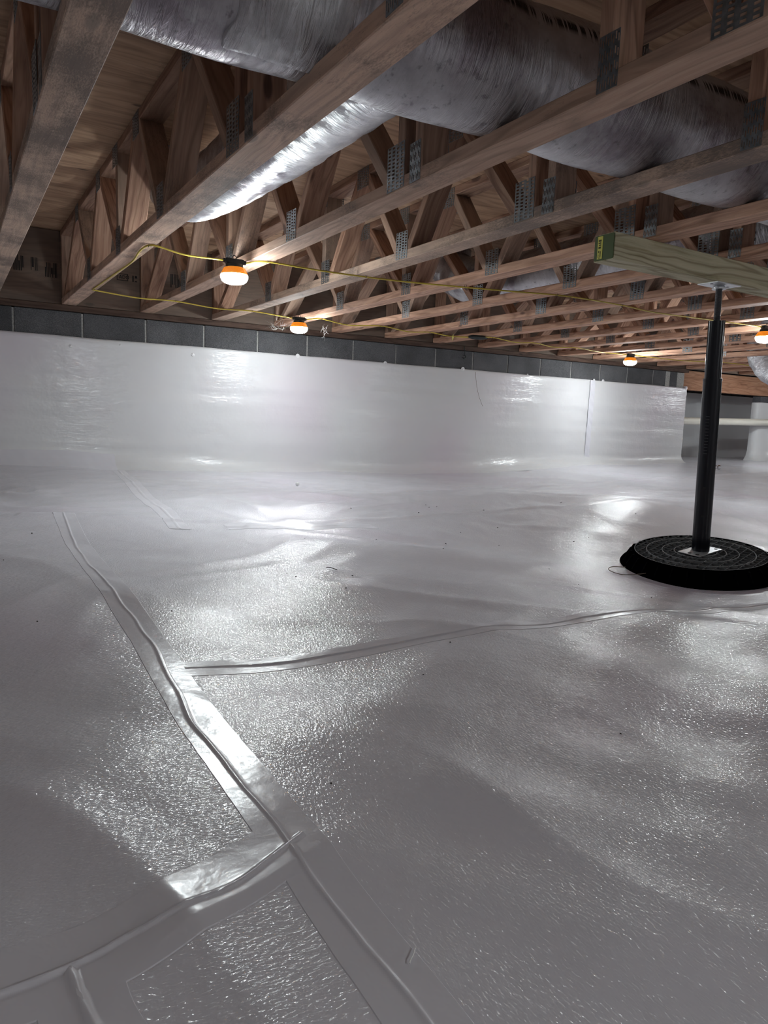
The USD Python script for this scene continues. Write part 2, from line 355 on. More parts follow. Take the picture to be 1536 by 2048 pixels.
def strip(path, width, off=None, ridge=.0055, lift=.0009, n=11, seed=0, step=.015, zf=floor_z):
    """A tape strip draped on the floor along path (x, y), with the seam's bead standing under it at the cross place off(s)."""
    p = spline(np.asarray(path, float), step)
    t = np.gradient(p, axis=0); t /= np.linalg.norm(t, axis=1)[:, None]; nrm = np.stack([-t[:, 1], t[:, 0]], 1)
    s = np.concatenate([[0], np.cumsum(np.linalg.norm(np.diff(p, axis=0), axis=1))])
    w = np.broadcast_to(width, len(p)) if np.ndim(width) == 0 else np.interp(s / s[-1], np.linspace(0, 1, len(width)), width)
    c = np.linspace(-1, 1, n)
    edge = .0012 * (meshkit.noise(np.stack([s * 30, s * 0, s * 0 + seed], 1)) - .5)
    xy = p[:, None] + nrm[:, None] * (c[None, :, None] * w[:, None, None] / 2) + nrm[:, None] * edge[:, None, None]
    z = zf(xy[..., 0], xy[..., 1]) + lift
    o = np.zeros(len(s)) if off is None else np.interp(s / s[-1], np.linspace(0, 1, len(off)), off)
    o = o + .006 * (meshkit.noise(np.stack([s * 9, s * 0, s * 0 + seed + 5], 1)) - .5)
    cross = c[None] * w[:, None] / 2
    amp = ridge * (.55 + .9 * meshkit.noise(np.stack([s * 5, s * 0, s * 0 + seed + 9], 1)))
    z = z + amp[:, None] * np.exp(-((cross - o[:, None]) / .0030) ** 2)
    top = np.dstack([xy, z])
    lo = top[:, [0, -1]].copy(); lo[:, 0, :2] -= nrm * .002; lo[:, 1, :2] += nrm * .002; lo[..., 2] -= lift + .001
    v = np.concatenate([lo[:, :1], top, lo[:, 1:]], 1)
    return grid_mesh(v.reshape(-1, 3), len(p), n + 2)


def tape(name, label, *a, **k):
    m = strip(*a, **k)
    if m.face_normals[:, 2].sum() < 0:
        m.invert()
    tag(obj(name, m, TAPE, smooth=25), label, 'tape')


tape('seam_tape', 'long white seam tape running away from the camera with a wavy raised bead', [(.36, -.3), (.349, .45), (.347, .76), (.347, 1.2), (.352, 1.6), (.352, 2.2), (.355, 2.95)], .076,
     off=[0, .004, .0, .008, .014, -.004, .006, .012, .01, 0], ridge=.0022, n=35)
tape('seam_tape', 'white tape crossing the floor from the long seam towards the black jack base', [(.385, 1.375), (.8, 1.37), (1.4, 1.375), (2.0, 1.36), (2.6, 1.35), (3.3, 1.37)], .072, off=[.004, -.004, .006, .002], ridge=.0026, n=33, seed=3)
tape('seam_tape', 'glossy white tape slanting off the long seam at the lower left with a thick bead', [(.362, .767), (.25, .722), (.14, .682), (.05, .668), (-.12, .655)], .098, off=[.004, .010, -.004, .006, .012], ridge=.005, n=41, seed=7, step=.008)
tape('seam_tape', 'short white tape strip at the bottom left corner below the slanting tape', [(.082, .67), (.084, .60), (.10, .50), (.10, .3)], .075, off=[-.004, .008, .004, 0], ridge=.003, n=19, seed=11, step=.008)
tape('seam_tape', 'far white tape curving down from the wall base over a hump in the sheet', [(.955, 5.04), (.90, 4.55), (.84, 4.03), (.785, 3.4), (.775, 3.1), (.75, 2.75)], .08, ridge=.003, n=15, seed=13)
tape('seam_tape', 'wide white tape patch lying across the middle of the floor', [(.95, 2.80), (1.2, 2.78), (1.62, 2.74)], .10, ridge=.002, n=11, seed=17)

# ---------------------------------------------------------------- block wall
wall = thing('wall_far', 'dark concrete block foundation wall behind the white sheet', None, None, 'structure')
rng = np.random.default_rng(5)


def tinted(m, t, n=None):
    v = np.asarray(m.vertices)
    return {'tint': np.tile(t, (len(v), 1))}


JX = [-1.675 + .4064 * i for i in range(-0, 0)]
JX = .3611 - .4064 * 5 + .4064 * np.arange(0, 22)
END = 6.985
for i in range(len(JX) - 1):
    a, b = JX[i] + .006, min(JX[i + 1] - .006, END)
    if a > END - .1:
        break
    t = rng.uniform(.85, 1.12)
    dy = rng.uniform(-.0015, .0015)
    m = bx((a, DW + dy, ZB - .196), (b, DW + .195, ZB - .002), .003)
    obj('block', m, BLOCK, wall, pv=tinted(m, (t, t, t)))
m = bx((JX[0] - .1, DW + .006, -.3), (END - .004, DW + .19, ZB - .006))
obj('mortar', m, MORTAR, wall)
m = bx((6.66, DW - .002, ZB - .19), (6.73, DW + .01, ZB - .004), .002)
obj('mortar', m, MORTAR, wall, label='wide pale mortar patch near the wall end')


def member(a, b, w, t, up=(1, 0, 0), seed=0, tone=1., mold=.3, c=.0025):
    """A timber from a to b: w across along up, t the other way. Returns mesh and grain primvars."""
    a, b, up = np.array(a, float), np.array(b, float), np.array(up, float)
    d = b - a; L = np.linalg.norm(d); d /= L
    up = up - d * (up @ d); up /= np.linalg.norm(up); n = np.cross(d, up)
    pts, loc = [], []
    hw, ht = w / 2, t / 2
    for u in (0, L):
        for y, z in ((hw - c, ht), (hw, ht - c), (hw, -ht + c), (hw - c, -ht), (-hw + c, -ht), (-hw, -ht + c), (-hw, ht - c), (-hw + c, ht)):
            pts.append(a + d * u + up * y + n * z); loc.append((u, y, z))
    f = []
    for i in range(8):
        j = (i + 1) % 8
        f += [(i, j, 8 + j), (i, 8 + j, 8 + i)]
    for i in range(1, 7):
        f += [(0, i + 1, i), (8, 8 + i, 8 + i + 1)]
    m = trimesh.Trimesh(np.array(pts), np.array(f), process=False)
    if m.volume < 0:
        m.invert()
    r = np.random.default_rng(seed)
    off = r.uniform(0, 40, 3)
    tw = tone * r.uniform(.86, 1.12)
    return m, {'grain': np.array(loc) + off, 'tint': np.tile((tw, mold, r.uniform()), (16, 1))}


def timber(name, a, b, w, t, m, parent=None, **k):
    me, pv = member(a, b, w, t, **k)
    return obj(name, me, m, parent, pv=pv)


rim = thing('trim_1', 'dark sill plate and stamped rim boards along the top of the block wall', None, None, 'structure')
timber('sill_plate', (-1.6, 5.2, ZB + .0195), (END + .03, 5.2, ZB + .0195), .136, .038, SILLW, rim, up=(0, 1, 0), seed=3)
xs = np.arange(-1.5, 13, 2.44) + .2
for i in range(len(xs) - 1):
    if xs[i] > 9.6:
        break
    timber('rim_board', (xs[i] + .002, 5.156, ZT + DEPTH / 2), (xs[i + 1] - .002, 5.156, ZT + DEPTH / 2), DEPTH - .004, .018, RIMW, rim, up=(0, 0, 1), seed=60 + i, mold=.35)


def ink(text, x, z, h, y=5.1465, parent=None):
    t = meshkit.text_mesh(text, h, .0008, bold=True); t.apply_transform(trimesh.transformations.rotation_matrix(math.pi / 2, (1, 0, 0))); t.apply_translation((x, y, z)); return t


def frame_ink(x0, x1, z0, z1, w, y=5.1465):
    return cat([bx((x0, y - .0008, z0), (x1, y, z0 + w)), bx((x0, y - .0008, z1 - w), (x1, y, z1)), bx((x0, y - .0008, z0), (x0 + w, y, z1)), bx((x1 - w, y - .0008, z0), (x1, y, z1))])


st = [ink('ADG', .998, 1.358, .022), frame_ink(.985, 1.058, 1.345, 1.39, .004)]
for x0, x1, z0, z1 in ((1.085, 1.094, 1.345, 1.385), (1.102, 1.115, 1.37, 1.385), (1.102, 1.115, 1.345, 1.352)):
    st.append(bx((x0, 5.1457, z0), (x1, 5.1465, z1)))
obj('grade_stamp', cat(st), INK, rim)
rr = random.Random(4)
for x0, x1, z0, z1 in ((.37, .43, 1.33, 1.42), (.47, .51, 1.34, 1.42), (.55, .62, 1.31, 1.40), (1.34, 1.42, 1.34, 1.43)):
    bars = []; x = x0
    while x < x1:
        w = rr.uniform(.002, .007); lo = z0 + rr.choice((0, 0, .02)); hi = z1 - rr.choice((0, 0, .03))
        bars.append(bx((x, 5.1457, lo), (min(x + w, x1), 5.1465, hi))); x += w + rr.uniform(.002, .006)
    obj('ink_stamp', cat(bars), INK, rim)

# the white sheet hung on the wall
def liner_top(x):
    return .951 - .0012 * x + .0015 * math.sin(x * 5.1) + .0008 * math.sin(x * 13)


def liner_shift(P, k):
    q = np.stack([P[..., 0] * .9, P[..., 2] * 16, P[..., 2] * 0], -1)
    q2 = np.stack([P[..., 0] * 2.2, P[..., 2] * 2.5, P[..., 2] * 0 + 7], -1)
    return k * (.013 * meshkit.fbm(q, 3, 2) + .006 * meshkit.noise(q2, 5))


def liner_column(x):
    """(y, z, share of the ripple) down the sheet: the upright part, then the curve onto the floor."""
    zf = float(floor_z(x, 5.02)) - .003
    r = .12 + .03 * math.sin(x * 1.7)
    up = [(DW - .012, z, 1.) for z in np.linspace(liner_top(x) - .01, zf + r, 34)]
    cove = [(DW - .012 - r * 1.15 * (1 - math.cos(a)), zf + r - r * math.sin(a), 1 - .5 * a) for a in np.linspace(0, math.pi / 2, 12)[1:]]
    return up, cove


def wall_liner():
    xs = np.concatenate([np.arange(-1.5, 7.0, .03), [7.015]])
    P = np.array([[(x, *q) for q in [(DW - .004, liner_top(x), 0), (DW - .012, liner_top(x) + .001, 0)] + sum(liner_column(x), [])] for x in xs])
    v = P[..., :3].copy(); v[..., 1] -= liner_shift(v, P[..., 3])
    return grid_mesh(v.reshape(-1, 3), len(xs), v.shape[1])


wl = thing('wall_sheet', 'white reinforced plastic sheet pinned along the block wall and curving onto the floor', 'plastic sheet')
m = wall_liner()
if m.face_normals[:, 1].sum() > 0:
    m.invert()
obj('sheet', m, WSHEET, wl, smooth=50)
m = cat([bx((7.0, DW - .016, .08), (7.016, DW + .21, .942)), bx((6.995, DW - .02, .925), (7.024, DW + .02, .962), .006)])
obj('return_flap', m, WSHEET, wl)
sx = 5.52
pp = []
for z in np.linspace(.94, .17, 40):
    pp.append([(sx + .02 * (.94 - z) ** 2 * 0 - .02 * (.94 - z) + dx + .0015 * math.sin(z * 40), DW - .033 - .0018 * math.sin(dx * 60 + z * 70), z) for dx in np.linspace(-.035, .035, 9)])
for a in np.linspace(.15, 1.45, 8):
    pp.append([(sx - .016 + dx + .09 * (1 - math.cos(a)), DW - .036 - .15 * (1 - math.cos(a)), .17 - .075 * math.sin(a)) for dx in np.linspace(-.035, .035, 9)])
m = grid_mesh(np.array(pp).reshape(-1, 3), len(pp), 9)
if m.face_normals[:, 1].sum() > 0:
    m.invert()
obj('vertical_seam', m, TAPE, wl, smooth=True, label='crinkled vertical seam tape near the right end')
for x, z, r in ((.69, .889, .011), (1.0, .921, .006), (1.494, .892, .012), (2.308, .945, .017), (3.097, .944, .017), (3.9, .948, .02), (4.66, .945, .009), (5.55, .946, .014), (5.68, .944, .018)):
    m = lathe([(0, 0), (r, .001), (r * .9, .005), (r * .35, .006), (r * .3, .010), (0, .011)], sections=16)
    m.apply_transform(trimesh.transformations.rotation_matrix(math.pi / 2, (1, 0, 0))); m.apply_translation((x, DW - .018 if z < .93 else DW - .012, z))
    obj('fixing_pin', m, PINC, wl, smooth=30)
# tape along the foot of the wall at the left
pp = []
for i, x in enumerate(np.linspace(-1.3, .95, 170)):
    up, cove = liner_column(x)
    col = np.array([(x, *q) for q in cove[1:10]])
    col[:, 1] -= liner_shift(col[:, :3], col[:, 3])
    t = np.linspace(0, 1, 9)
    lift = .0035 + .003 * meshkit.noise(np.stack([x * 30 + 0 * t, t * 3, 0 * t], 1), 3)
    lift[[0, -1]] = -.001
    col[:, 1] -= lift; col[:, 2] += lift * .5
    pp.append(col[:, :3])
m = grid_mesh(np.array(pp).reshape(-1, 3), len(pp), 9)
if m.face_normals[:, 1].sum() > 0:
    m.invert()
obj('foot_tape', m, TAPE, wl, smooth=True, label='white tape along the foot of the sheet')

# ---------------------------------------------------------------- the rest of the shell (opening, pier, chamber, out-of-view walls)
def sidewall(name, lo, hi, label):
    w = thing(name, label, None, None, 'structure')
    obj('sheet', bx(lo, hi), WSHEET, w)
    return w


sidewall('wall_left', (-1.62, -2.75, -.3), (-1.5, 5.2, 1.62), 'white sheeted wall on the left')
sidewall('wall_near', (-1.62, -2.75, -.3), (12.7, -2.6, 1.62), 'white sheeted wall behind the viewpoint')
sidewall('wall_right', (12.6, -2.75, -.3), (12.75, 7.3, 1.62), 'white sheeted wall at the far right')
wb = thing('wall_back', 'grey sheeted chamber wall seen under the girder', None, None, 'structure')
obj('sheet', bx((6.8, 6.15, -.2), (12.7, 6.27, .97)), WSHEET, wb)
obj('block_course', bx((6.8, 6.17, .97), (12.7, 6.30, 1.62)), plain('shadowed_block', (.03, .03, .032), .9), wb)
obj('sheet', bx((6.75, 5.37, -.2), (6.8, 6.2, 1.62)), WSHEET, wb)
# pier under the girder
pier = thing('wall_right_pier', 'white wrapped block pier under the girder at the right edge', None, None, 'structure')
m = bx((8.68, 5.29, .845), (9.48, 5.40, .926), .004)
obj('block', m, BLOCK, pier, pv=tinted(m, (1.1, 1.1, 1.15)))
pp = []
for z, fl in [(.852, .0), (.84, .008), (.5, .004), (.25, .012), (.18, .03), (.13, .07), (.10, .12), (.085, .16)]:
    pp.append([(8.68 - fl, 5.40, z), (8.68 - fl * .9, 5.285 - fl * .6, z), (8.9, 5.28 - fl, z), (9.48 + fl, 5.28 - fl, z), (9.48 + fl, 5.40, z)])
m = grid_mesh(np.array(pp).reshape(-1, 3), len(pp), 5)
if m.face_normals[:, 1].sum() > 0:
    m.invert()
obj('sheet', m, WSHEET, pier, smooth=40)
gd = thing('girder', 'reddish tan timber girder spanning the wall opening at the right', 'beam')
for i in range(2):
    timber('plank', (6.99, 5.22 + .019 + .04 * i + .08, 1.0445), (12.6, 5.319 + .04 * i, 1.0445), .218, .038, GIRD, gd, up=(0, 0, 1), seed=200 + i, tone=1.05)
pm, _, _ = tube(spline([(7.022, 5.24, .580), (9.0, 5.20, .612), (12.55, 5.1, .67)], .2), .042, 20)
tag(obj('drain_pipe', pm, PVC, smooth=40), 'white plastic pipe running level through the wall opening', 'pipe')

# ---------------------------------------------------------------- ceiling
ce = thing('ceiling', 'plywood subfloor panels resting on the floor trusses', None, None, 'structure')
row = 0
y = -2.6
while y < 7.2:
    y1 = min(y + 1.219, 7.25)
    x = -1.62 - (row % 2) * 1.22
    while x < 12.7:
        a, b = max(x, -1.62) + .0015, min(x + 2.438, 12.75) - .0015
        if b > a:
            me, pv = member((a, (y + y1) / 2, ZC + .0095), (b, (y + y1) / 2, ZC + .0095), y1 - y - .003, .019, up=(0, 1, 0), seed=int(300 + 31 * row + x * 3), mold=.05 + .2 * rng.uniform(), tone=1.0, c=.001)
            obj('panel', me, PLY, ce, pv=pv)
        x += 2.438
    y += 1.219; row += 1

# ---------------------------------------------------------------- floor trusses
def plate_mesh(w, h, nx, ny, vertical, thick=.0014):
    """Toothed connector plate in the yz-plane with punched slots, centred on the origin, thickness along x."""
    P = sbox(-w / 2, -h / 2, w / 2, h / 2)
    holes = []
    px, py = w / nx, h / ny
    for i in range(nx):
        for j in range(ny):
            cx = -w / 2 + (i + .5) * px; cy = -h / 2 + (j + .5) * py + (.18 * py if i % 2 and not vertical else -.1 * py if not vertical else (.12 * py if i % 2 else -.1 * py))
            hw, hh = (.27 * px, .3 * py) if not vertical else (.27 * px, .30 * py)
            holes.append([(cx - hw, cy - hh), (cx + hw, cy - hh * .8), (cx + hw, cy + hh), (cx - hw, cy + hh * .8)])
    poly = Polygon(P.exterior.coords, holes)
    m = trimesh.creation.extrude_polygon(poly, thick, engine='earcut')
    v = m.vertices
    m.vertices = np.stack([v[:, 2] - thick / 2, v[:, 0], v[:, 1]], 1)
    if m.volume < 0:
        m.invert()
    return m


_plates = {}


def plate(kind):
    if kind not in _plates:
        w, h, nx, ny, ver = {'wide': (.092, .125, 4, 12, False), 'slim': (.052, .105, 8, 4, True), 'joint': (.086, .108, 4, 10, False), 'top': (.10, .085, 5, 8, False),
                             'far': (.092, .112, 3, 6, False)}[kind]
        _plates[kind] = plate_mesh(w, h, nx, ny, ver)
    return _plates[kind]


# webs as (y, z at foot) -> (y, z at head); zl, zh lie inside the chords
zl, zh = ZT + .030, ZC - .030
WEBS = [(5.115, 5.115), (5.03, 4.47), (4.09, 4.42), (4.05, 3.80), (3.34, 3.34), (3.36, 3.74), (3.27, 2.99), (2.64, 2.93), (2.57, 2.30), (1.90, 2.24),
        (1.834, 1.834), (1.743, 1.743), (1.083, 1.083), (.82, 1.03), (.78, .46), (.06, .42), (.03, -.31), (-.69, -.35), (-.72, -1.06), (-1.43, -1.1), (-1.46, -2.0), (-2.56, -2.56)]
PLATES = [(4.07, 'joint', 0), (3.315, 'joint', 0), (2.605, 'joint', 0), (1.861, 'wide', 0), (1.750, 'slim', 0), (1.075, 'slim', 0), (.80, 'wide', 0), (.045, 'joint', 0), (-.70, 'joint', 0),
          (4.445, 'top', 1), (3.77, 'top', 1), (3.36, 'top', 1), (2.96, 'top', 1), (2.27, 'top', 1), (1.79, 'top', 1), (1.06, 'top', 1), (.44, 'top', 1), (-.33, 'top', 1)]
LOOK = {1: 'grey mould-blotched floor truss, leftmost and nearest overhead', 2: 'floor truss with the yellow cord stapled along its pale lower chord', 3: 'floor truss whose lower chord passes just behind the nearest lamp',
        4: 'floor truss with a speckled mouldy lower chord, fourth from the left', 5: 'floor truss whose lower chord meets the sealed green end of the loose beam', }
ORD = {6: 'sixth', 7: 'seventh', 8: 'eighth', 9: 'ninth', 10: 'tenth', 11: 'eleventh', 12: 'twelfth', 13: 'thirteenth', 14: 'fourteenth', 15: 'fifteenth', 16: 'sixteenth', 17: 'seventeenth', 18: 'eighteenth', 19: 'nineteenth', 20: 'twentieth',
       21: 'twenty-first', 22: 'twenty-second', 23: 'twenty-third', 24: 'twenty-fourth', 25: 'twenty-fifth'}
MOLD = {1: .98, 2: .80, 3: .5, 4: .88, 5: .22, 6: .12}
KMAX = 22
for k in range(1, KMAX + 1):
    X = TX[k]
    r = np.random.default_rng(1000 + k)
    t = thing('floor_truss', LOOK.get(k, f'reddish pine open-web floor truss, {ORD.get(k)} from the left'), 'truss', 'open-web floor trusses under the subfloor', loc=(X, 0, 0))
    near = k <= 8
    mb = MOLD.get(k, .1)
    tone = .95 if k < 7 else 1.0
    y0 = -2.58
    timber('bottom_chord', (X, y0, ZT + .019), (X, 5.14, ZT + .019), .089, .038, PINE, t, seed=k * 7, tone=tone * {1: 1.6, 2: 1.55, 4: 1.5}.get(k, 1.28), mold=mb)
    timber('top_chord', (X, y0, ZC - .019), (X, 5.14, ZC - .019), .089, .038, PINE, t, seed=k * 7 + 1, tone=tone * .9, mold=.15)
    for i, (a, b) in enumerate(WEBS):
        if k > 12 and a < -.5:
            continue
        timber('web', (X, a, zl), (X, b, zh), .088, .038, PINE, t, seed=k * 101 + i, tone=tone * r.uniform(.78, 1.15), mold=r.choice([.05, .1, .3, .55]) if near else .1)
    for yy, kind, top in PLATES:
        if yy < .2 and k > 4:
            continue
        if k > 10:
            kind = 'far'
        h = {'wide': .125, 'slim': .105, 'joint': .108, 'top': .085, 'far': .112}[kind]
        base = plate(kind)
        for s in (-1, 1):
            if k > 10 and s > 0:
                continue
            m = base.copy()
            m.apply_transform(trimesh.transformations.rotation_matrix(r.uniform(-.03, .03), (1, 0, 0)))
            m.apply_translation((X + s * .0452, yy + r.uniform(-.006, .006), (ZC - h / 2 - .002) if top else ZT + .004 + h / 2 + r.uniform(0, .003)))
            obj('connector_plate', m, GALV, t)

# ---------------------------------------------------------------- ducts
def duct(path, r, m, sides=40, step=.02, seed=0, wrinkle=.004, band=None, cap=True, freq=(14, 3)):
    p = spline(path, step)
    rr_ = r(p) if callable(r) else np.full(len(p), r)
    me, s, a = tube(p, rr_, sides, cap)
    n = len(s)
    v = np.array(me.vertices)
    cen = np.repeat(p, sides, 0); dirn = v[:n] - cen; dirn /= np.linalg.norm(dirn, axis=1)[:, None]
    g = np.stack([s, np.cos(a) * .14, np.sin(a) * .14], 1)
    w = wrinkle * (meshkit.fbm(np.stack([s * freq[0], np.cos(a) * freq[1], np.sin(a) * freq[1]], 1) + seed, 4, seed) - .5) * 2
    v[:n] += dirn * w[:, None]
    me.vertices = v
    gg = np.vstack([g, g[:1], g[-1:]]) if cap else g
    tint = np.zeros((len(v), 3))
    if band is not None:
        tint[:n, 0] = np.where((a > band[0]) & (a < band[1]), 1, 0)
    return me, {'grain': gg + seed * 3.1, 'tint': tint}


RD, YD = .142, 1.435
zd = 1.187 + RD + .001


def main_r(p):
    d = np.min(np.abs(p[:, :1] - np.array(list(TX.values()))[None]), 1)
    return RD + .010 * np.clip(d / .2, 0, 1) ** .7 + .003


md = thing('trunk_duct', 'large foil-wrapped round duct crossing through the trusses overhead', 'duct')
me, pv = duct([(-1.3, YD, zd + .004), (1.0, YD, zd + .004), (5.2, YD, zd + .004)], main_r, FOIL, sides=64, step=.02, seed=1, wrinkle=.0045, band=(1.02, 1.22), freq=(7, 2.5))
obj('insulation_jacket', me, FOIL, md, smooth=True, pv=pv)
# crinkled foil tape patch wrapped on the underside between the first two trusses
pv_, vv = [], []
for i, x in enumerate(np.linspace(.46, .70, 40)):
    for j, a in enumerate(np.linspace(math.radians(150), math.radians(262), 40)):
        edge = .5 * (math.sin(x * 61) + math.sin(a * 9 + x * 20))
        rad = RD + .0165 + .006 * (meshkit.fbm(np.array([[x * 55, a * 9, 3.]]), 3, 4)[0] - .5)
        if i in (0, 39) or j in (0, 39):
            rad -= .014
        xx = x + .012 * edge
        vv.append((xx, YD + rad * math.cos(a), zd + .004 + rad * math.sin(a))); pv_.append((xx, a * .14, 0))
m = grid_mesh(np.array(vv), 40, 40)
c = m.triangles_center - np.array([0, YD, zd]); c[:, 0] = 0
if (m.face_normals * c).sum() < 0:
    m.invert()
obj('foil_patch', m, FOILC, md, smooth=True, pv={'grain': np.array(pv_), 'tint': np.zeros((1600, 3))}, label='crinkled bright foil tape patch')
br = thing('branch_duct', 'bright foil flexible duct branching towards the wall beside the nearest lamp', 'duct')
me, pv = duct([(.91, 1.545, 1.345), (.905, 1.75, 1.345), (.90, 2.2, 1.345), (.885, 2.75, 1.348), (.865, 3.05, 1.38), (.853, 3.25, 1.46), (.85, 3.33, 1.60)], lambda p: .122 - .014 * np.clip((p[:, 1] - 2.2) / .6, 0, 1), FOILB, sides=40, step=.014, seed=4, wrinkle=.006, freq=(26, 3))
obj('foil_jacket', me, FOILB, br, smooth=True, pv=pv)
br2 = thing('branch_duct', 'foil flexible duct glimpsed between trusses behind the green loose beam', 'duct')
me, pv = duct([(2.88, 1.545, 1.345), (2.88, 2.2, 1.34), (2.88, 3.2, 1.34), (2.87, 3.7, 1.37), (2.87, 3.95, 1.48), (2.87, 3.98, 1.60)], .135, FOIL, sides=32, step=.018, seed=6, wrinkle=.006, freq=(22, 3))
obj('foil_jacket', me, FOIL, br2, smooth=True, pv=pv)
fd = thing('flexible_duct', 'crinkled foil duct dipping below the trusses at the right edge', 'duct')
me, pv = duct([(6.21, 3.82, 1.60), (6.21, 3.82, 1.32), (6.22, 3.80, 1.14), (6.32, 3.68, 1.0), (6.6, 3.35, .93), (7.3, 2.75, .92)], .125, FOILC, sides=40, step=.012, seed=8, wrinkle=.016, freq=(30, 4))
obj('foil_jacket', me, FOILC, fd, smooth=True, pv=pv)

# ---------------------------------------------------------------- loose beam, jack post
bm = thing('loose_beam', 'greenish treated timber beam held under the trusses by the black jack post', 'beam')
timber('timber', (1.940, 1.7945, ZT - .0452), (4.6, 1.7945, ZT - .0452), .089, .089, TREAT, bm, up=(0, 0, 1), seed=78, c=.002)
m, pv = member((1.9365, 1.7945, ZT - .0452), (1.940, 1.7945, ZT - .0452), .083, .083, up=(0, 0, 1), c=.003)
obj('sealed_end', m, ENDG, bm, label='dark green sealed end of the beam')
lab = obj('end_label', bx((1.9355, 1.800, ZT - .082), (1.9366, 1.822, ZT - .007)), LABELY, bm, label='small yellow printed label on the beam end')
bars = []
for zz, hh, ya, yb in ((-.018, .006, .004, .016), (-.027, .004, .004, .015), (-.034, .004, .006, .015), (-.041, .006, .005, .015), (-.054, .007, .005, .008), (-.056, .02, .012, .015), (-.066, .012, .004, .006), (-.077, .003, .008, .012)):
    bars.append(bx((1.9350, 1.822 - yb, ZT + zz - hh), (1.9356, 1.822 - ya, ZT + zz)))
obj('print', cat(bars), plain('label_ink', (.05, .045, .005), .7), lab)

base_z = float(floor_z(*POST)) + .002
pt = thing('jack_post', 'black steel jack post standing on a round black base under the beam', 'jack post')
top = np.array([2.589, 1.7945]); zb = base_z + .056
PL = lambda z: np.array([*(POST + (top - POST) * (z - zb) / (1.06 - zb)), z])
AX = PL(1.0) - PL(0.0); AX /= np.linalg.norm(AX)
PADM = trimesh.geometry.align_vectors([0, 0, 1], AX); PADM[:3, 3] = (*POST, base_z)


def rod(z0, z1, r, sides=40, n=2, prof=None):
    zs = np.linspace(z0, z1, n); return tube(np.array([PL(z) for z in zs]), r if prof is None else prof(zs), sides)[0]


obj('lower_tube', rod(zb, .70, .0352), POSTB, pt, smooth=40)
up_t = obj('upper_tube', rod(.66, .925, .0312), POSTB, pt, smooth=40)
obj('collar', rod(.692, .702, .0360), POSTB, pt, smooth=40)
obj('screw_rod', rod(.90, 1.052, .0122, 20, 160, lambda z: .0122 + .0007 * np.sin(z * 2 * math.pi / .0045)), STEEL, pt, smooth=True)
tp = bx((2.589 - .075, 1.7945 - .044, 1.0555), (2.589 + .075, 1.7945 + .044, 1.0595), .0008)
tpo = obj('top_plate', tp, ZINC, pt, label='zinc plate bearing under the beam')
obj('nut', lathe([(0, 0), (.026, 0), (.026, .006), (.016, .016), (0, .016)], (2.589, 1.7945, 1.0415), 24), ZINC, pt, smooth=30)
for dx in (-.055, .045):
    obj('screw_hole', lathe([(0, 0), (.006, 0), (.006, .0006), (0, .0006)], (2.589 + dx, 1.7945 - .005, 1.0549), 16), INK, tpo)
for i in range(13):
    z = .55 - i * .0125; q = PL(z)
    d = np.array([-.93, -.36]); sd = np.array([-d[1], d[0]])
    c0 = q[:2] + d * .0350
    m = bx((-.0008, -.007, -.0013), (.0008, .007, .0013)); m.apply_transform(trimesh.transformations.rotation_matrix(math.atan2(d[1], d[0]), (0, 0, 1))); m.apply_translation((*c0, z))
    obj('height_mark', m, MARK, pt)
q = PL(.345)
dv = np.array([.86, -.51, 0])
bolt = cat([trimesh.creation.cylinder(radius=r_, segment=[q + dv * a_, q + dv * b_], sections=6 if r_ > .006 else 12) for r_, a_, b_ in ((.005, .02, .05), (.0085, .034, .041), (.0095, .046, .056))])
obj('set_bolt', bolt, CHROME, pt)
for z, an in ((.26, -2.6), (.14, -2.6)):
    q = PL(z); m = trimesh.creation.cylinder(radius=.006, segment=[q + np.array([math.cos(an), math.sin(an), 0]) * .0335, q + np.array([math.cos(an), math.sin(an), 0]) * .0357], sections=12)
    obj('pin_hole', m, INK, pt)

bs = thing('ground_pad', 'round black plastic ribbed base pad under the jack post', 'pad', loc=(POST[0], POST[1], base_z))
Rb, Rt, Hb = .318, .264, .066


def pad_part(name, m, mt, parent, **k):
    m.apply_transform(PADM)
    return obj(name, m, mt, parent, **k)


pad_part('pad', lathe([(0, 0), (Rb, 0), (Rb + .004, .005), (Rb, .011), (Rb - .010, .014), (Rt + .007, .060), (Rt, Hb), (Rt - .005, Hb), (Rt - .006, Hb - .010), (0, Hb - .010)], sections=96), BASEB, bs, smooth=30)
for i in range(30):
    m = trimesh.convex.convex_hull([(Rb - .008, q * .0025, .012) for q in (-1, 1)] + [(Rt + .018, q * .0025, .058) for q in (-1, 1)] + [(Rt - .002, q * .0025, .030) for q in (-1, 1)] + [(Rt + .004, q * .0025, .0595) for q in (-1, 1)])
    m.apply_transform(trimesh.transformations.rotation_matrix(2 * math.pi * i / 30, (0, 0, 1)))
    pad_part('side_rib', m, RIBS, bs)
for r0 in (.066, .102, .150, .213, .2615):
    pad_part('ring_rib', lathe([(r0 - .0018, Hb - .0105), (r0 + .0018, Hb - .0105), (r0 + .0016, Hb + .0004), (r0 - .0016, Hb + .0004), (r0 - .0018, Hb - .0105)], sections=96), RIBG, bs, smooth=30)
for ax in (0, 1):
    for o in np.arange(-.238, .2381, .034):
        L = math.sqrt(max((Rt - .004) ** 2 - o * o, 0))
        lo, hi = (-L, o - .0008, Hb - .0105), (L, o + .0008, Hb - .0004)
        if ax:
            lo, hi = (lo[1], lo[0], lo[2]), (hi[1], hi[0], hi[2])
        m = bx(lo, hi); m.apply_transform(trimesh.transformations.rotation_matrix(.2, (0, 0, 1)))
        pad_part('grid_rib', m, RIBD, bs)
bpo = pad_part('foot_plate', bx((-.082, -.05, Hb + .0005), (.082, .05, Hb + .0045), .0008), ZINC, bs, label='zinc foot plate at the centre of the base')
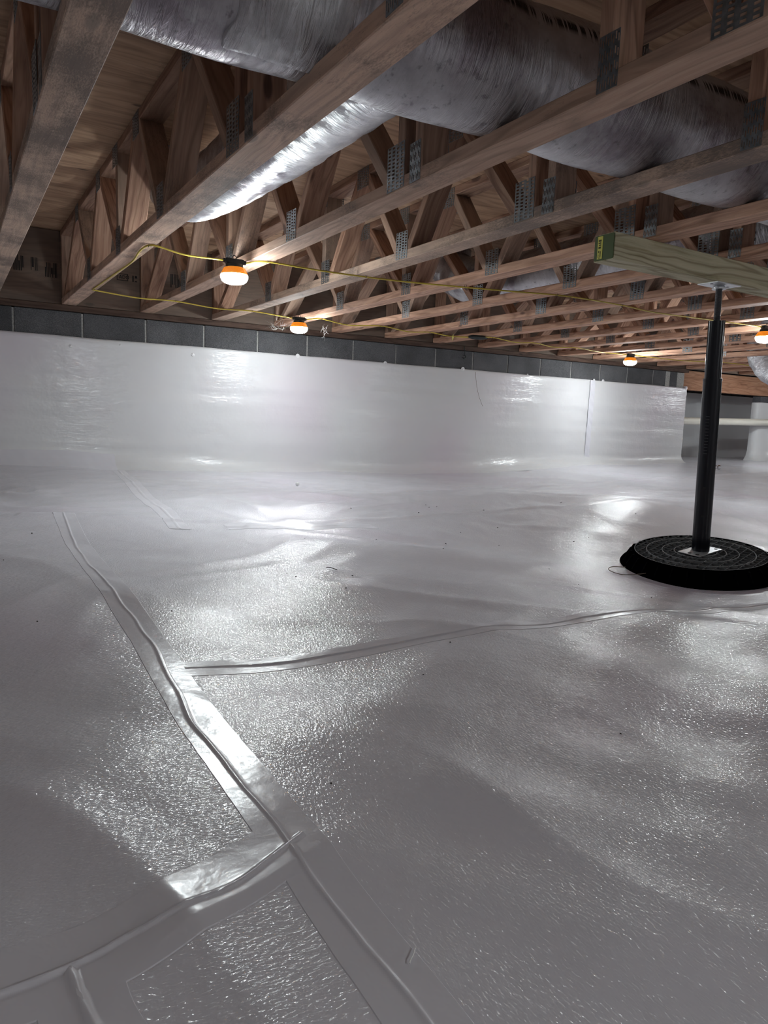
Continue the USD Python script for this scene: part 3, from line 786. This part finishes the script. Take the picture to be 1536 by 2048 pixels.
for dx in (-.066, .066):
    for dy in (-.03, .005):
        m = lathe([(0, 0), (.008, 0), (.008, .0006), (0, .0006)], (dx, dy, Hb + .0044), 14)
        pad_part('bolt_hole', m, INK, bpo)

# ---------------------------------------------------------------- string lights
def lamp(x, y, z, label, out=False):
    t = thing('string_lamp', label, 'lamp', 'caged lamps strung on the yellow cord', loc=(x, y, z))
    L = (x, y, z)                                   # z at the bottom of the socket body
    body = bx((x - .041, y - .014, z), (x + .041, y + .014, z + .022), .004)
    obj('socket', cat([body, lathe([(0, -.014), (.038, -.014), (.036, 0), (0, 0)], L, 24), trimesh.creation.cylinder(.009, segment=[(x - .050, y, z + .011), (x - .038, y, z + .011)], sections=12), trimesh.creation.cylinder(.009, segment=[(x + .038, y, z + .011), (x + .050, y, z + .011)], sections=12)]), BLACKR, t, smooth=30)
    hook = trimesh.creation.torus(.008, .0018, major_sections=20, minor_sections=8); hook.apply_transform(trimesh.transformations.rotation_matrix(math.pi / 2, (1, 0, 0))); hook.apply_translation((x, y, z + .028))
    obj('hook', hook, BLACKR, t, smooth=True)
    cap = lathe([(.0, -.0145), (.040, -.0145), (.046, -.021), (.0575, -.0435), (.055, -.0435), (.0, -.041)], L, 36)
    ribs = []
    for i in range(12):
        a = i * math.pi / 6; m = trimesh.convex.convex_hull([(.041, s, -.015) for s in (-.0012, .0012)] + [(.0585, s, -.0425) for s in (-.0012, .0012)] + [(.038, s, -.02) for s in (-.0012, .0012)] + [(.0475, s, -.0205) for s in (-.0012, .0012)])
        m.apply_transform(trimesh.transformations.rotation_matrix(a, (0, 0, 1))); m.apply_translation(L); ribs.append(m)
    obj('cap', cat([cap] + ribs), ORANGE, t, smooth=25, label='orange ribbed lamp cap')
    prof = [(0, -.041), (.0565, -.0436), (.0590, -.050), (.0575, -.059), (.052, -.070), (.042, -.078), (.025, -.083), (0, -.085)]
    obj('diffuser', lathe(prof, L, 40), GLOW, t, smooth=40, label='glowing white diffuser')


LAMPS = [(1.065, 3.05, 1.126, 'nearest hanging lamp with orange cap, beside the end of the foil branch duct'), (2.01, 4.47, 1.118, 'hanging lamp with orange cap just above the left part of the block wall'),
         (5.30, 4.50, 1.130, 'small glowing lamp near the right end of the block wall'), (4.345, 2.66, 1.124, 'glowing lamp with orange cap cut off by the right edge'),
         (.47, -1.12, 1.124, 'lamp hanging behind the viewpoint at the left'), (3.35, -1.9, 1.124, 'lamp hanging behind the viewpoint at the right'), (5.6, -.4, 1.124, 'lamp hanging beyond the right edge near the viewpoint'),
         (7.45, 2.35, 1.124, 'lamp further along the front cord beyond the right edge'), (8.05, 4.2, 1.124, 'lamp further along the rear cord beyond the right edge'), (11.2, 3.9, 1.124, 'lamp at the far right end of the rear cord')]
for a in LAMPS:
    lamp(*a)

ZCORD = ZT - .005
def sag(a, b, d, n=5):
    a, b = np.array(a, float), np.array(b, float)
    return [a + (b - a) * t - np.array([0, 0, d * 4 * t * (1 - t)]) for t in np.linspace(0, 1, n + 2)[1:-1]]


cord = [(7.4, 2.34, 1.135)] + sag((7.4, 2.34, 1.135), (4.395, 2.655, 1.135), .03) + [(4.395, 2.657, 1.136)]
seg1 = [(4.295, 2.662, 1.136), (3.89, 2.735, ZCORD), (3.4, 2.74, ZCORD - .008), (3.12, 2.735, ZCORD), (2.7, 2.735, ZCORD), (2.3, 2.83, ZCORD - .004), (1.85, 2.97, ZCORD), (1.45, 2.99, ZCORD - .003), (1.19, 2.99, ZCORD), (1.115, 3.05, 1.137)]
seg2 = [(1.015, 3.05, 1.137), (.85, 3.03, 1.131), (.74, 3.015, ZCORD), (.70, 3.02, ZCORD), (.695, 3.15, ZCORD), (.715, 3.4, ZCORD), (.71, 3.8, ZCORD), (.703, 4.2, ZCORD), (.703, 4.33, ZCORD), (.73, 4.36, ZCORD), (.95, 4.36, 1.130), (1.18, 4.42, ZCORD), (1.45, 4.47, 1.136), (1.68, 4.47, ZCORD), (1.96, 4.47, 1.129)]
seg3 = [(2.06, 4.47, 1.129), (2.17, 4.46, ZCORD), (2.4, 4.5, 1.128), (2.66, 4.48, ZCORD), (2.9, 4.5, 1.128), (3.1, 4.52, ZCORD), (3.3, 4.52, 1.132), (3.5, 4.45, 1.136), (3.62, 4.42, ZCORD), (3.9, 4.46, 1.132), (4.1, 4.46, ZCORD), (4.35, 4.5, 1.134), (4.58, 4.47, ZCORD), (4.9, 4.53, ZCORD - .003), (5.07, 4.56, ZCORD), (5.25, 4.5, 1.141)]
seg5 = [(.52, -1.12, 1.135), (1.18, -1.35, ZCORD), (2.16, -1.6, ZCORD), (3.30, -1.9, 1.135)]
seg6 = [(3.40, -1.9, 1.135), (4.1, -1.4, ZCORD), (4.6, -1.0, ZCORD), (5.55, -.4, 1.135)]
seg4 = [(5.35, 4.5, 1.141), (5.9, 4.42, 1.130), (6.5, 4.33, ZCORD), (7.2, 4.28, 1.130), (8.00, 4.2, 1.135)]
seg7 = [(8.10, 4.2, 1.135), (8.95, 4.15, ZCORD), (9.92, 4.05, ZCORD), (11.15, 3.9, 1.135)]
cd = thing('yellow_cord', 'yellow electrical cord strung under the trusses and linking the lamps', 'cord')
for s in (cord, seg1, seg2, seg3, seg4, seg5, seg6, seg7):
    obj('cable', tube(spline(s, .02), .0038, 8)[0], YELLOW, cd, smooth=True)
obj('connector', cat([tube(np.array([(3.43, 4.475, 1.136), (3.46, 4.465, 1.137), (3.54, 4.44, 1.137), (3.575, 4.43, 1.137)]), np.array([.009, .017, .017, .008]), 14)[0]]), BLACKR, cd, smooth=40, label='black plug connection in the cord')
tg = trimesh.creation.box((.001, .045, .028)); tg.apply_transform(trimesh.transformations.rotation_matrix(.7, (1, 0, 0))); tg.apply_transform(trimesh.transformations.rotation_matrix(-.9, (0, 0, 1))); tg.apply_translation((3.30, 4.50, 1.122))
obj('warning_tag', tg, LABELY, cd, label='small yellow tag hanging from the cord')
for x, y_ in ((.70, 3.02), (1.19, 2.99), (1.673, 2.98), (2.16, 2.86), (2.64, 2.735), (3.12, 2.735), (.703, 4.3), (1.18, 4.42), (1.68, 4.47), (2.17, 4.46), (2.66, 4.48), (3.1, 4.52), (3.62, 4.42)):
    st = tube(np.array([(x, y_ - .008, ZT + .001), (x, y_ - .008, ZT - .008), (x, y_ - .005, ZT - .0105), (x, y_ + .005, ZT - .0105), (x, y_ + .008, ZT - .008), (x, y_ + .008, ZT + .001)]), .001, 6)[0]
    obj('staple', st, STEEL, cd)

# ---------------------------------------------------------------- small things
rs = np.random.default_rng(21)
bits = []
for i in range(64):
    x, y_ = rs.uniform(.1, 3.4), rs.uniform(.45, 3.2)
    if np.hypot(x - POST[0], y_ - POST[1]) < .4 or x > y_ * 1.75 + .1 or .27 < x < .43 or abs(y_ - 1.37) < .06 or (x < .45 and y_ < .82):
        continue
    s = rs.uniform(.0008, .0016) * (.5 + .45 * y_)
    m = trimesh.creation.icosphere(1, 1.0); m.apply_scale((s * rs.uniform(1, 2.2), s, s * .7)); m.vertices += rs.normal(0, s * .15, m.vertices.shape)
    m.apply_transform(trimesh.transformations.rotation_matrix(rs.uniform(0, 6), (0, 0, 1))); m.apply_translation((x, y_, float(floor_z(x, y_)) + s * .6)); bits.append(m)
tag(obj('soil_crumbs', cat(bits), CRUMB), 'scattered dark soil crumbs on the white floor sheet', 'soil crumbs', None, 'stuff')


def on_floor(pts, h):
    return np.array([(x, y_, float(floor_z(x, y_)) + h + dz) for x, y_, dz in pts])


tag(obj('plastic_scrap', tube(spline(on_floor([(.386, .541, .003), (.381, .536, .004), (.377, .532, .004), (.373, .5295, .004), (.369, .526, .003)], .002), .002), np.array([.0007]), 6)[0], WHITE, smooth=True), 'thin white sliver of plastic lying on the near floor', 'scrap')
tag(obj('twig', tube(spline(on_floor([(1.026, 2.03, .001), (1.031, 2.01, .004), (1.044, 1.99, .001)], .002), .005), .0014, 6)[0], CRUMB, smooth=True), 'tiny dark twig on the floor sheet in the middle', 'twig')
bl = trimesh.creation.icosphere(2, .013); bl.apply_translation((1.935, 4.28, float(floor_z(1.935, 4.28)) + .012))
tag(obj('foam_bead', bl, WHITE, smooth=True), 'tiny white bead on the floor near the wall', 'bead')
pts = [(2.235 - .02, 1.92, .02), (2.17, 1.95, .012), (2.13, 1.93, .004), (2.14, 1.88, .002), (2.19, 1.85, .01), (2.23, 1.83, .02)]
tag(obj('wire_loop', tube(spline(on_floor([(x + .14, y_ + .02, h) for x, y_, h in pts], .003), .01), .0016, 6)[0], WIRE, smooth=True), 'thin rusty wire loop sticking out beside the black base', 'wire')
hw = spline([(4.03, DW - .032, .93), (4.04, DW - .036, .84), (4.07, DW - .036, .74), (4.11, DW - .036, .66), (4.13, DW - .036, .63)], .02)
tag(obj('loose_thread', tube(hw, .0014, 6)[0], WIRE, smooth=True), 'thin dark thread curving down the face of the wall sheet', 'thread')
hk = cat([tube(spline([(3.89, 5.125, 1.14), (3.895, 5.12, 1.09), (3.885, 5.12, 1.06), (3.87, 5.12, 1.07)], .01), .003, 6)[0], tube(spline([(3.89, 5.12, 1.07), (3.905, 5.118, 1.055), (3.89, 5.12, 1.035), (3.875, 5.12, 1.05)], .01), .005, 6)[0]])
tag(obj('wire_stub', hk, BLACKR, smooth=True), 'short black wire stub hanging over the top of the block wall', 'wire')


def cobweb(center, n, seed, label, dn):
    r = np.random.default_rng(seed); c = np.array(center); ms = []
    for i in range(n):
        a = c + r.normal(0, 1, 3) * np.array(dn); b = c + r.normal(0, 1, 3) * np.array(dn); mid = (a + b) / 2 - np.array([0, 0, abs(r.normal(0, .012))])
        ms.append(tube(spline([a, mid, b], .01), r.uniform(.0003, .0007), 5)[0])
    tag(obj('cobweb', cat(ms), WEB), label, 'cobweb')


cobweb((1.86, 4.5, 1.07), 16, 3, 'wispy pale cobweb left of the lamp above the block wall', (.04, .02, .035))
cobweb((2.24, 4.55, 1.08), 12, 6, 'small pale cobweb hanging right of the lamp above the block wall', (.016, .016, .026))
